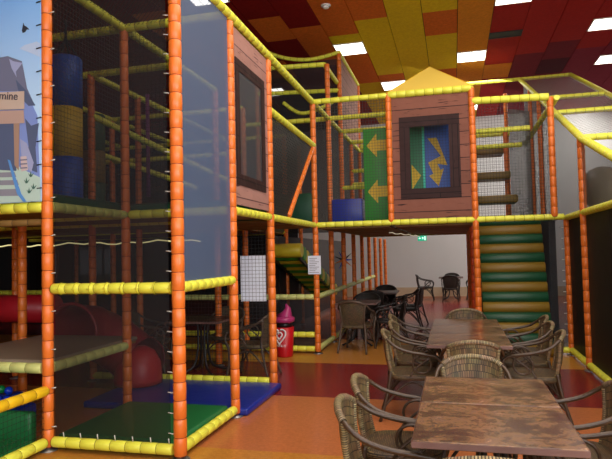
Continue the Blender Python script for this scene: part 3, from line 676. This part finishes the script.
for y, z, x1 in ((Y6, 2.62, 1.2), (Y7-.5, 3.16, 1.15), (Y7+.2, 3.78, 1.1)):
    s_ = MB(); s_.pad((X4+.12, y, z-.15), (x1, y+.55, z), OLIVE, .03); s_.build('step_platform', D)
slab(D, X4+.03, Y5+.2, X5-.02, Y6-.05, ZD, DGREEN, .09); slab(D, X4+.03, Y6, X5-.02, Y8, ZD, DGREEN, .09)
sheet(D, [(X5, YC, ZD), (X5, Y8, ZD), (X5, Y8, slope(Y8)), (X5, YC, slope(YC))], N_GREYLIT, 'mesh_panel')
sheet(D, [(X4, Y8, ZD), (X5, Y8, ZD), (X5, Y8, 4.4), (X4, Y8, 4.4)], N_COARSE2)
sheet(D, [(1.3, Y5, ZD), (1.3, Y8, ZD), (1.3, Y8, 4.8), (1.3, Y5, 3.9)], N_DARK, 'mesh_panel')
m = MB(); m.box((X4+.05, Y5+.1, .05), (X5, Y5+.13, ZD), BLACKV); m.build('padded_panel', D)
sheet(D, [(X4+1.06, YC+.0, .1), (X5, YC+.0, .1), (X5, YC, ZD), (X4+1.06, YC, ZD)], N_DARK)
# roller stairs
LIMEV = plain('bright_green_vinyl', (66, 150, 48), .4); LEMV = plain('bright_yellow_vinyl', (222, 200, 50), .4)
def roller_stair(name, label, x0, x1, ya, za, yb, zb, n, first=0, mats=None):
    r = thing(name, label, 'stairs', ((x0+x1)/2, yb, 0))
    st = math.hypot(ya-yb, za-zb)/(n-1)
    for i in range(n):
        t = i/(n-1); y = ya+(yb-ya)*t; z = za+(zb-za)*t; mt = (mats or (DGREEN, OLIVE))[(i+first) % 2]
        m = MB(); rr = st*.56
        m.tube([(x0, y, z), (x0+.01, y, z), (x1-.01, y, z), (x1, y, z)], [rr*.93, rr, rr, rr*.93], mt, 20); m.build('roller', r, label='green roller' if mt in (DGREEN, LIMEV) else 'olive yellow roller')
    d = Vector((0, yb-ya, zb-za)); nn = Vector((0, -d.z, d.y)).normalized()
    if nn.z > 0: nn = -nn
    m = MB(); o = nn*.13
    for xx in (x0+.02, x1-.06):
        a = Vector((xx, ya, za))+nn*.08; b = Vector((xx, yb, max(zb, .1)))+nn*.02
        m.quad([a, b, b+nn*.1, a+nn*.1], DARKMETAL); m.quad([a+Vector((.04, 0, 0)), a+nn*.1+Vector((.04, 0, 0)), b+nn*.1+Vector((.04, 0, 0)), b+Vector((.04, 0, 0))], DARKMETAL)
        m.quad([a, a+Vector((.04, 0, 0)), b+Vector((.04, 0, 0)), b], DARKMETAL)
    m.build('stringer', r)
    return r
roller_stair('roller_stair', 'steep stair of padded green and olive rollers at right below the deck', X4+.07, 1.36, 9.98, 2.04, 9.16, .10, 14, 0)
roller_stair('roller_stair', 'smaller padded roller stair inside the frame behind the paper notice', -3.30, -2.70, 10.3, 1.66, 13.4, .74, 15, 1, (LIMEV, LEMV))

# --- right side run with sloping net roof
E_ = thing('play_tower', 'right hand run of the play frame with sloping yellow rails over side-lit black mesh', 'play frame', (2.2, 8, 0), 'play frame sections')
X6 = 2.78
yl = [14.6, 11.5, 10.0, 8.15]
beam(E_, (X5, 14.6, slope(14.6)), (X5, 8.1, slope(8.1)), r=.05); beam(E_, (X5, 8.1, slope(8.1)), (X5, 5.4, slope(5.4)), r=.05); beam(E_, (X6, 14.6, slope(14.6)), (X6, 8.1, slope(8.1)), r=.05)
for y in yl: beam(E_, (X5+.03, y, slope(y)), (X6, y, slope(y)))
post(E_, X5, 8.2, 0, 3.04); post(E_, X6, 8.3, 0, 3.05); post(E_, X6, 10.6, 0, slope(10.6)); post(E_, X5, 5.4, 0, 2.0)
beam(E_, (X5, YC, ZD), (X5, 8.3, ZD)); beam(E_, (X5, 8.3, ZD), (X5, 4.8, ZD)); beam(E_, (X5, YC, .075), (X5, 4.4, .075))
sheet(E_, [(X5, 14.6, slope(14.6)), (X5, 8.1, slope(8.1)), (X6, 8.1, slope(8.1)), (X6, 14.6, slope(14.6))], N_DIAGL, 'roof_net')
sheet(E_, [(X5, YC, ZD), (X5, 8.3, ZD), (X5, 8.3, slope(8.3)), (X5, YC, slope(YC))], N_GREYLIT, 'mesh_panel'); sheet(E_, [(X5, 8.3, ZD), (X5, 5.4, ZD), (X5, 5.4, slope(5.4)), (X5, 8.3, slope(8.3))], N_GREYLIT, 'mesh_panel')
for y0, y1 in ((8.3, YC), (7.0, 8.3), (5.4, 7.0), (4.4, 5.4)):
    m = MB(); m.box((X5+.02, y0+.01, .1), (X5+.04, y1-.01, ZD-.03), BLACKV); m.build('padded_panel', E_)
for i in range(11):
    mm = MB(); mm.tube([(X5-.045, YC-.02, .3+i*.16), (X5-.09, YC-.02, .3+i*.16)], .005, TIE, 6); mm.build('cable_tie', E_)
m = MB(); pth = crom([(2.2, 9.6, 2.5), (2.2, 9.0, 2.3), (2.25, 8.3, 1.95), (2.3, 7.6, 1.7)], 5); m.tube(pth, .32, plain('olive_slide_plastic', (160, 154, 128), .4), 20, caps=False)
tag(m.build('tube_slide'), 'olive tube slide seen faintly through the side-lit black mesh at right', 'slide')
# --- deep maze left
W = thing('play_tower', 'deep dark part of the play frame far behind the mesh tower', 'play frame', (-7, 9, 0), 'play frame sections')
xs = [X0-1.2, X0-2.45, X0-3.7, X0-4.95]; 
for x in [X0]+xs[:3]:
    for y in (Y2, Y4, Y6): post(W, x, y, 0, ZT)
for x in (X1,): 
    for y in (Y6, Y7): post(W, x, y, 0, ZT)
for z in (ZD, 3.3, ZT):
    for y in (Y2, Y4, Y6):
        if z in (2.9, 3.3) and y != Y4: continue
        beam(W, (xs[3], y, z), (X1, y, z))
for x in (X0, xs[0], xs[1]): beam(W, (x, Y2, ZT), (x, Y6, ZT)); 
beam(W, (-5.9, Y3, 3.45), (-4.2, Y4, 2.75)); beam(W, (X0, Y2, 3.5), (X1, Y4, 2.7)); beam(W, (xs[3], Y2, .9), (X0, Y2, .9)); beam(W, (xs[3], Y4, 1.0), (X0, Y4, 1.0))
for x, xx in zip(xs[:3]+[], [X0]+xs[:2]):
    slab(W, x, Y2+.05, xx-.03, Y4, ZD+.04, DGREEN, .1); slab(W, x, Y4+.05, xx-.03, Y6, ZD+.04, DGREEN, .1)
slab(W, X0, Y2+.05, X1-.03, Y4-.05, ZD+.04, DGREEN, .1); slab(W, X0, Y4+.05, X1-.03, Y6, ZD+.04, DGREEN, .1)
sheet(W, [(xs[3], Y6, .1), (X1, Y6, .1), (X1, Y6, ZT), (xs[3], Y6, ZT)], N_DARK); sheet(W, [(xs[3], Y4, ZD), (X1, Y4, ZD), (X1, Y4, ZT), (xs[3], Y4, ZT)], N_COARSE)
m = MB(); K = thing('padded_column', 'upright padded column banded green, olive and green inside the dark frame', 'column', (-5.18, 7.6, 2.1))
for i, (z0, z1, mt) in enumerate(((2.14, 2.72, DGREEN), (2.72, 3.2, OLIVE), (3.2, 3.75, DGREEN))):
    m = MB(); m.lathe((-5.18, 7.6, z0), [(.15, 0), (.16, .02), (.16, z1-z0-.02), (.15, z1-z0)], mt, 20); m.build('band', K, label='green band' if mt is DGREEN else 'olive band')
m = MB(); m.tube([(-4.4, 7.8, 2.5), (-4.4, 7.8, 4.05)], .03, plain('purple_vinyl', (130, 50, 120), .4), 10); tag(m.build('hanging_tube'), 'thin purple padded tube hanging inside the dark play frame', 'tube')

# light ropes under the decks
def rope(name, label, pts, mat, rad=.012):
    m = MB(); m.tube(pts, rad, mat, 6); return tag(m.build(name), label, 'rope light')
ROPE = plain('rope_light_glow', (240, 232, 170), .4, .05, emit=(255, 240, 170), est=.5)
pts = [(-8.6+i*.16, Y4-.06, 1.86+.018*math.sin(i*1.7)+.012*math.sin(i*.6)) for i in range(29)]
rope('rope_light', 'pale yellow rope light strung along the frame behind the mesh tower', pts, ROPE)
pts = [(-1.1+i*.03, 10.3+i*.25, 1.93+.012*math.sin(i*2.0)) for i in range(13)]
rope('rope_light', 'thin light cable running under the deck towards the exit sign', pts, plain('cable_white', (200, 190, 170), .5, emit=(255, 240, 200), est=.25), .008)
# exit sign
S = thing('exit_sign', 'small green emergency exit sign hanging below the deck before the pale wall', 'sign', (-.70, 13.75, 1.95))
EG = plain('exit_green', (20, 160, 120), .5, 0, emit=(20, 170, 130), est=.7); EW = plain('exit_white', (230, 255, 245), .5, 0, emit=(220, 255, 240), est=.8)
m = MB(); m.box((-.81, 13.74, 1.83), (-.61, 13.78, 1.95), EG); m.build('panel', S)
m = MB(); prism_xz(m, [(-.79, 1.89), (-.765, 1.915), (-.765, 1.90), (-.735, 1.90), (-.735, 1.88), (-.765, 1.88), (-.765, 1.865)], 13.735, EW); m.build('arrow_symbol', S)
m = MB(); prism_xz(m, [(-.715, 1.86), (-.70, 1.89), (-.715, 1.90), (-.70, 1.925), (-.685, 1.91), (-.67, 1.90), (-.685, 1.885), (-.68, 1.86), (-.695, 1.875)], 13.735, EW); prism_xz(m, [(-.66, 1.845), (-.63, 1.845), (-.63, 1.935), (-.66, 1.935)], 13.735, EW); m.build('running_figure_symbol', S)
# notices
N1 = thing('paper_notice', 'white printed sheet taped to the orange post by the passage', 'notice', (X2-.01, Y4-.055, 1.4))
m = MB(); m.box((-2.27, Y4-.058, 1.265), (-2.06, Y4-.054, 1.56), PAPER); m.build('sheet', N1)
m = MB()
for i in range(9): m.box((-2.25, Y4-.0595, 1.29+i*.028), (-2.09-.03*(i*5 % 3), Y4-.058, 1.298+i*.028), INK)
m.build('printed_lines', N1)
m = MB(); m.box((-2.56, Y2+.03, 1.03), (-2.235, Y2+.04, 1.59), plain('window_lit_white', (236, 242, 255), .6, .05, 3))  # pale panel added in place of a window-lit wall beyond the net
tag(m.build('lit_wall_panel'), 'large pale panel added for a window-lit wall behind the knotted net beside the orange post', 'poster')

# litter bin
bxx, byy = -2.62, 8.78
Bn = thing('litter_bin', 'red cone bin with a white heart swirl and magenta top behind the orange post', 'bin', (bxx, byy, 0))
m = MB(); m.lathe((bxx, byy, 0), [(.125, 0), (.13, .02), (.155, .46)], BINRED, 28); m.build('body', Bn)
m = MB(); m.lathe((bxx, byy, .46), [(.12, 0), (.12, .07)], DARKMETAL, 20); m.build('opening', Bn)
m = MB(); k0 = len(m.v); m.lathe((bxx, byy, .53), [(.14, 0), (.165, .015), (.165, .07), (.13, .09)], PINK, 24)
n = 10; tip = [Vector((bxx+.06, byy, .60)), Vector((bxx+.075, byy, .70)), Vector((bxx+.065, byy, .80)), Vector((bxx+.03, byy, .83))]
m.tube([(bxx-.0, byy, .58), (bxx+.05, byy, .66), (bxx+.065, byy, .75), (bxx+.035, byy, .82)], [.14, .085, .045, .008], PINK, 16)
m.build('swirl_lid', Bn)
def on_bin(a, z, d=.004): r = .13+(z-.02)/.44*.025+d; return Vector((bxx+r*math.sin(a), byy-r*math.cos(a), z))
yaw0 = -0.29*0-.30
def stroke(mb, pts, wd, mat):
    P = [on_bin(yaw0+u, z) for u, z in pts]
    mb.tube(P, wd, mat, 6)
m = MB(); HW = plain('logo_white', (238, 235, 235), .5, 0)
hc = .335
def heart(s): return [(.0+s*.55*math.sin(t)**3*1.0, hc+s*.085*(13*math.cos(t)-5*math.cos(2*t)-2*math.cos(3*t)-math.cos(4*t))/13) for t in [2*PI*i/30 for i in range(3, 31)]]
stroke(m, heart(1.3), .014, HW); stroke(m, [(u, z+.005) for u, z in heart(.62)], .014, HW)
m.build('heart_logo', Bn)
txt = 'LANGNESE'; 
for i, ch in enumerate(txt):
    a = yaw0-.62+i*.18; p = on_bin(a, .165, .001)
    text_mesh('letter', ch, .048, HW, p, (PI/2, 0, a), Bn, align='CENTER')
# pinwheel decoration
Q = thing('wall_decoration', 'dark star shaped decoration with blue and orange tips between the receding posts', 'decoration', (-2.62, 14, 1.42))
for i in range(9):
    a = 2*PI*i/9; c = Vector((-2.62, 14, 1.42)); d = Vector((math.cos(a), 0, math.sin(a))); s_ = Vector((-d.z, 0, d.x))
    m = MB(); mt = (BALLC[0], STRAP, ORANGE)[i % 3]; m.quad([c+s_*.03, c-s_*.03, c+d*.27], mt); m.quad([c+s_*.03+Vector((0, .01, 0)), c+d*.27+Vector((0, .01, 0)), c-s_*.03+Vector((0, .01, 0))], mt); m.build('ray', Q)

# ================================================================ tables
EDGE = plain('table_edge_band', (112, 84, 76), .35, .25, 12)
def table(x0, x1, y0, y1, label, group, mat=MARBLE):
    cx, cy = (x0+x1)/2, (y0+y1)/2
    r = thing('cafe_table', label, 'table', (cx, cy, 0), group)
    m = MB(); m.pad((x0-cx, y0-cy, .705), (x1-cx, y1-cy, .74), mat, .006); local_part(m, 'tabletop', r)
    m = MB(); e_ = .0015
    for a_, b_ in (((x0-cx-e_, y0-cy-e_, .709), (x1-cx+e_, y0-cy+.0, .736)), ((x0-cx-e_, y0-cy, .709), (x0-cx, y1-cy, .736)), ((x1-cx, y0-cy, .709), (x1-cx+e_, y1-cy, .736))): m.box(a_, b_, EDGE)
    local_part(m, 'edge_band', r)
    for sx in (-1, 1):
        for sy in (-1, 1):
            m = MB(); m.tube(crom([(sx*.05, sy*.05, .69), (sx*.05, sy*.05, .35), (sx*.10, sy*.10, .10), (sx*.25, sy*.25, .018)], 5), .016, DARKMETAL, 8); local_part(m, 'leg', r)
    m = MB(); m.box((-.2, -.2, .69), (.2, .2, .705), DARKMETAL); local_part(m, 'mounting_plate', r)
    return r
table(-.215, .53, 2.70, 3.39, 'nearest marbled brown café table at the bottom of the photo', 'café tables in two rows')
table(-.215, .53, 3.402, 4.09, 'second marbled brown café table, pushed against the nearest one', 'café tables in two rows')
table(-.27, .475, 5.45, 6.13, 'front table of the farther row, in front of the roller stair', 'café tables in two rows')
table(-.27, .475, 6.137, 6.81, 'middle table of the farther row of marbled café tables', 'café tables in two rows')
table(-.27, .475, 6.817, 7.49, 'last table of the farther row, next to the chair with its back to the passage', 'café tables in two rows')
DTOP = plain('dark_table_laminate', (70, 52, 46), .35, .3, 6)
table(-2.0, -1.3, 9.75, 10.45, 'dark table under the deck behind the front wicker chair', 'tables under the deck', DTOP)
table(-1.95, -1.2, 12.2, 12.95, 'dark table under the deck farther along the row of posts', 'tables under the deck', DTOP)
table(-.5, .25, 18.9, 19.65, 'distant dark table by the pale back wall', 'tables under the deck', DTOP)
table(-3.75, -3.0, 7.05, 7.75, 'dark table behind the net beside the blue mat', 'tables behind the nets', DTOP)

# ================================================================ wicker chairs
def make_chair(label, mats=(CANE, WICK, WICKS, WRAP)):
    cane, wick, seatm, wrap = mats
    r = thing('wicker_chair', label, 'chair', (0, 0, 0), 'wicker armchairs')
    half = [(-.245, .25, .43), (-.255, .275, .53), (-.25, .235, .605), (-.26, .12, .635), (-.262, 0, .655), (-.255, -.12, .69), (-.225, -.21, .75), (-.14, -.262, .80), (0, -.28, .82)]
    full = half+[(-x, y, z) for x, y, z in half[:-1][::-1]]
    cv = crom(full, 4)
    m = MB(); m.tube(cv, .0145, cane, 10); local_part(m, 'arm_rail', r)
    mid = [p for p in cv if p.y < -.10 and abs(p.x) < .215]
    m = MB(); m.tube(mid, [.0195+.0012*(i % 2) for i in range(len(mid))], wrap, 12); local_part(m, 'cane_wrap', r, label='pale cane wrapping')
    # back panel: curved sheet from the seat rear to the hoop
    m = MB(); cols = 18; rows = 6; th_ = .012
    top = [p for p in cv if p.y < -.10 and abs(p.x) < .222]
    def tp(t):
        f = t*(len(top)-1); i = min(int(f), len(top)-2); return top[i].lerp(top[i+1], f-i)
    grid = {}
    for s_, o in ((0, 0), (1, 1)):
        for i in range(cols+1):
            t = i/cols; T_ = tp(t); bt = Vector((T_.x*.82, T_.y*.80-.0, .42))
            for j in range(rows+1):
                q = j/rows; p = bt.lerp(T_, q); p.y -= .015*math.sin(q*PI)
                nrm = Vector((-T_.x, -T_.y, 0)).normalized(); p += nrm*(th_*s_)
                grid[s_, i, j] = len(m.v); m.v.append(p)
    arc = .62
    for s_ in (0, 1):
        for i in range(cols):
            for j in range(rows):
                q = [grid[s_, i, j], grid[s_, i+1, j], grid[s_, i+1, j+1], grid[s_, i, j+1]]
                uv = [(i/cols*arc, j/rows*.4), ((i+1)/cols*arc, j/rows*.4), ((i+1)/cols*arc, (j+1)/rows*.4), (i/cols*arc, (j+1)/rows*.4)]
                if s_: q = q[::-1]; uv = uv[::-1]
                m.face(q, wick, uv, True)
    for j in range(rows):
        m.face([grid[0, 0, j], grid[0, 0, j+1], grid[1, 0, j+1], grid[1, 0, j]], wick); m.face([grid[0, cols, j], grid[1, cols, j], grid[1, cols, j+1], grid[0, cols, j+1]], wick)
    local_part(m, 'backrest', r)
    for t in (0, 1):
        T_ = tp(t); bt = Vector((T_.x*.82, T_.y*.80, .41)); m = MB()
        m.tube([bt.lerp(T_, q/12)-Vector((0, .015*math.sin(q/12*PI), 0)) for q in range(13)], [.0165+.001*(q % 2) for q in range(13)], wrap, 10)
        local_part(m, 'cane_wrap', r, label='pale cane wrapped upright')
    # seat
    m = MB(); n = 32; rings = [(.0, .425), (.6, .428), (.93, .437), (1.0, .425), (1.0, .395), (.94, .385), (0.0, .385)]
    def se(t, k): c, s = math.cos(t), math.sin(t); e = .62; return Vector((.245*k*math.copysign(abs(c)**e, c), .25*k*math.copysign(abs(s)**e, s)+.01, 0))
    k0 = len(m.v)
    for k, z in rings:
        for j in range(n): p = se(2*PI*j/n, max(k, .001)); p.z = z; m.v.append(p)
    for i in range(len(rings)-1):
        for j in range(n):
            q = [k0+i*n+j, k0+(i+1)*n+j, k0+(i+1)*n+(j+1) % n, k0+i*n+(j+1) % n]
            uv = [(m.v[a].x+.5, m.v[a].y+.5) if i < 2 else (math.atan2(m.v[a].y, m.v[a].x)*.25, m.v[a].z) for a in q]
            m.face(q, seatm, uv, True)
    local_part(m, 'seat', r)
    for sx in (-1, 1):
        m = MB(); m.tube(crom([(sx*.245, .25, .44), (sx*.235, .235, .36), (sx*.225, .24, .2), (sx*.245, .28, 0.0)], 4), .0165, cane, 9); local_part(m, 'leg', r)
        m = MB(); m.tube(crom([(sx*.19, -.2, .46), (sx*.2, -.215, .36), (sx*.215, -.25, .2), (sx*.235, -.31, 0.0)], 4), .0165, cane, 9); local_part(m, 'leg', r)
        m = MB(); c = Vector((sx*.245, .09, .545)); R0 = .085
        m.tube([c+Vector((0, R0*math.cos(a), R0*math.sin(a))) for a in [2*PI*i/20 for i in range(20)]], .0095, cane, 7, closed=True); local_part(m, 'arm_scroll', r)
        m = MB(); m.tube(crom([(sx*.245, .16, .60), (sx*.24, .03, .50), (sx*.25, -.02, .43)], 4), .009, cane, 7); local_part(m, 'arm_brace', r)
        m = MB(); m.tube(crom([(sx*.228, .24, .14), (sx*.20, .12, .30), (sx*.19, 0, .36), (sx*.20, -.12, .30), (sx*.222, -.265, .14)], 4), .011, cane, 7); local_part(m, 'stretcher', r)
    m = MB(); m.tube(crom([(-.228, .245, .14), (-.12, .20, .30), (0, .18, .36), (.12, .20, .30), (.228, .245, .14)], 4), .011, cane, 7); local_part(m, 'stretcher', r)
    return r
# facing angle: chair front is +y locally
LEFT, RIGHT, NEAR, FAR = -PI/2, PI/2, 0, PI
lit = [(-.34, 3.07, LEFT, 'pale wicker armchair nearest the camera on the left of the front tables'),
       (-.35, 3.62, LEFT, 'second wicker armchair on the left of the front tables, just behind the nearest'),
       (.66, 2.95, RIGHT, 'wicker armchair at the bottom right corner of the photo, arms under the front table'),
       (.63, 3.62, RIGHT, 'wicker armchair on the right of the front tables, beside the yellow floor rail'),
       (.10, 2.54, NEAR, 'wicker armchair at the near end of the front tables, only its rim in view'),
       (.10, 4.16, FAR, 'wicker armchair at the far end of the front tables, facing the camera'),
       (-.43, 5.78, LEFT, 'front wicker armchair on the left of the farther table row'),
       (-.43, 6.47, LEFT, 'middle wicker armchair on the left of the farther table row'),
       (-.50, 7.12, LEFT, 'last wicker armchair on the left of the farther table row'),
       (.68, 5.85, RIGHT, 'front wicker armchair on the right of the farther table row'),
       (.68, 6.50, RIGHT, 'middle wicker armchair on the right of the farther table row'),
       (.72, 7.12, RIGHT, 'last wicker armchair on the right of the farther table row, by the roller stair'),
       (.12, 5.40, NEAR, 'wicker armchair at the near end of the farther row, back to the camera'),
       (.12, 7.62, FAR, 'wicker armchair at the far end of the farther row, in front of the passage')]
proto = make_chair(lit[0][3]); proto.location = (lit[0][0], lit[0][1], 0); proto.rotation_euler = (0, 0, lit[0][2]+.05)
for i, (x, y, rz, lb) in enumerate(lit[1:]): copy_thing(proto, (x, y, 0), rz+(.04, -.06, .05, 0, .02, .06, -.04, .03, -.08, .05, -.03, .04, 0)[i], lb)
mid = [(-1.58, 9.40, NEAR-.1, 'lit wicker chair seen from behind beside the orange post row'),
       (-3.3, 8.0, FAR, 'half-lit wicker chair facing out behind the table in the netted bay'),
       (-2.62, 7.3, RIGHT-.05, 'half-lit wicker chair in profile left of the red bin'),
       (-4.2, 7.45, LEFT+.2, 'dim wicker chair left of the netted table, seen through the black mesh')]
p2 = make_chair('shaded wicker chair beside the first table under the deck, turned to the posts', (SHADED_CANE, SHADED_WICK, SHADED_WICK, SHADED_CANE)); p2.location = (-1.1, 10.1, 0); p2.rotation_euler = (0, 0, RIGHT+.2)
MC = plain('half_lit_cane', (82, 66, 52), .4, .3, 25); MW = wicker_mat('half_lit_woven_wicker', (140, 116, 80), (30, 22, 16), .034, .012)  # half-lit copies of the chair cane and wicker, light level set in the colour
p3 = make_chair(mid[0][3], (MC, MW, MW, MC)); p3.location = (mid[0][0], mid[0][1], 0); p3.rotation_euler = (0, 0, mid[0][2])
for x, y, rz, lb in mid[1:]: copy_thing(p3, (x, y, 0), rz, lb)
for x, y, rz, lb in [(-1.62, 10.72, FAR, 'shaded wicker chair on the far side of the first table under the deck'),
        (-1.0, 12.1, RIGHT+.1, 'shaded wicker chair at the near right of the second table under the deck'),
        (-.95, 12.85, RIGHT-.2, 'shaded wicker chair at the far right of the second table under the deck'),
        (-1.55, 13.25, FAR, 'shaded wicker chair behind the second table under the deck'),
        (-1.6, 11.85, NEAR, 'shaded wicker chair in front of the second table under the deck'),
        (-.15, 18.55, NEAR, 'distant shaded chair with its back to us at the table by the pale wall'),
        (-.95, 19.2, LEFT, 'distant shaded chair in profile left of the table by the pale wall'),
        (.62, 19.2, RIGHT, 'distant shaded chair in profile right of the table by the pale wall'),
        (-.1, 19.95, FAR, 'distant shaded chair between the far table and the pale wall')]:
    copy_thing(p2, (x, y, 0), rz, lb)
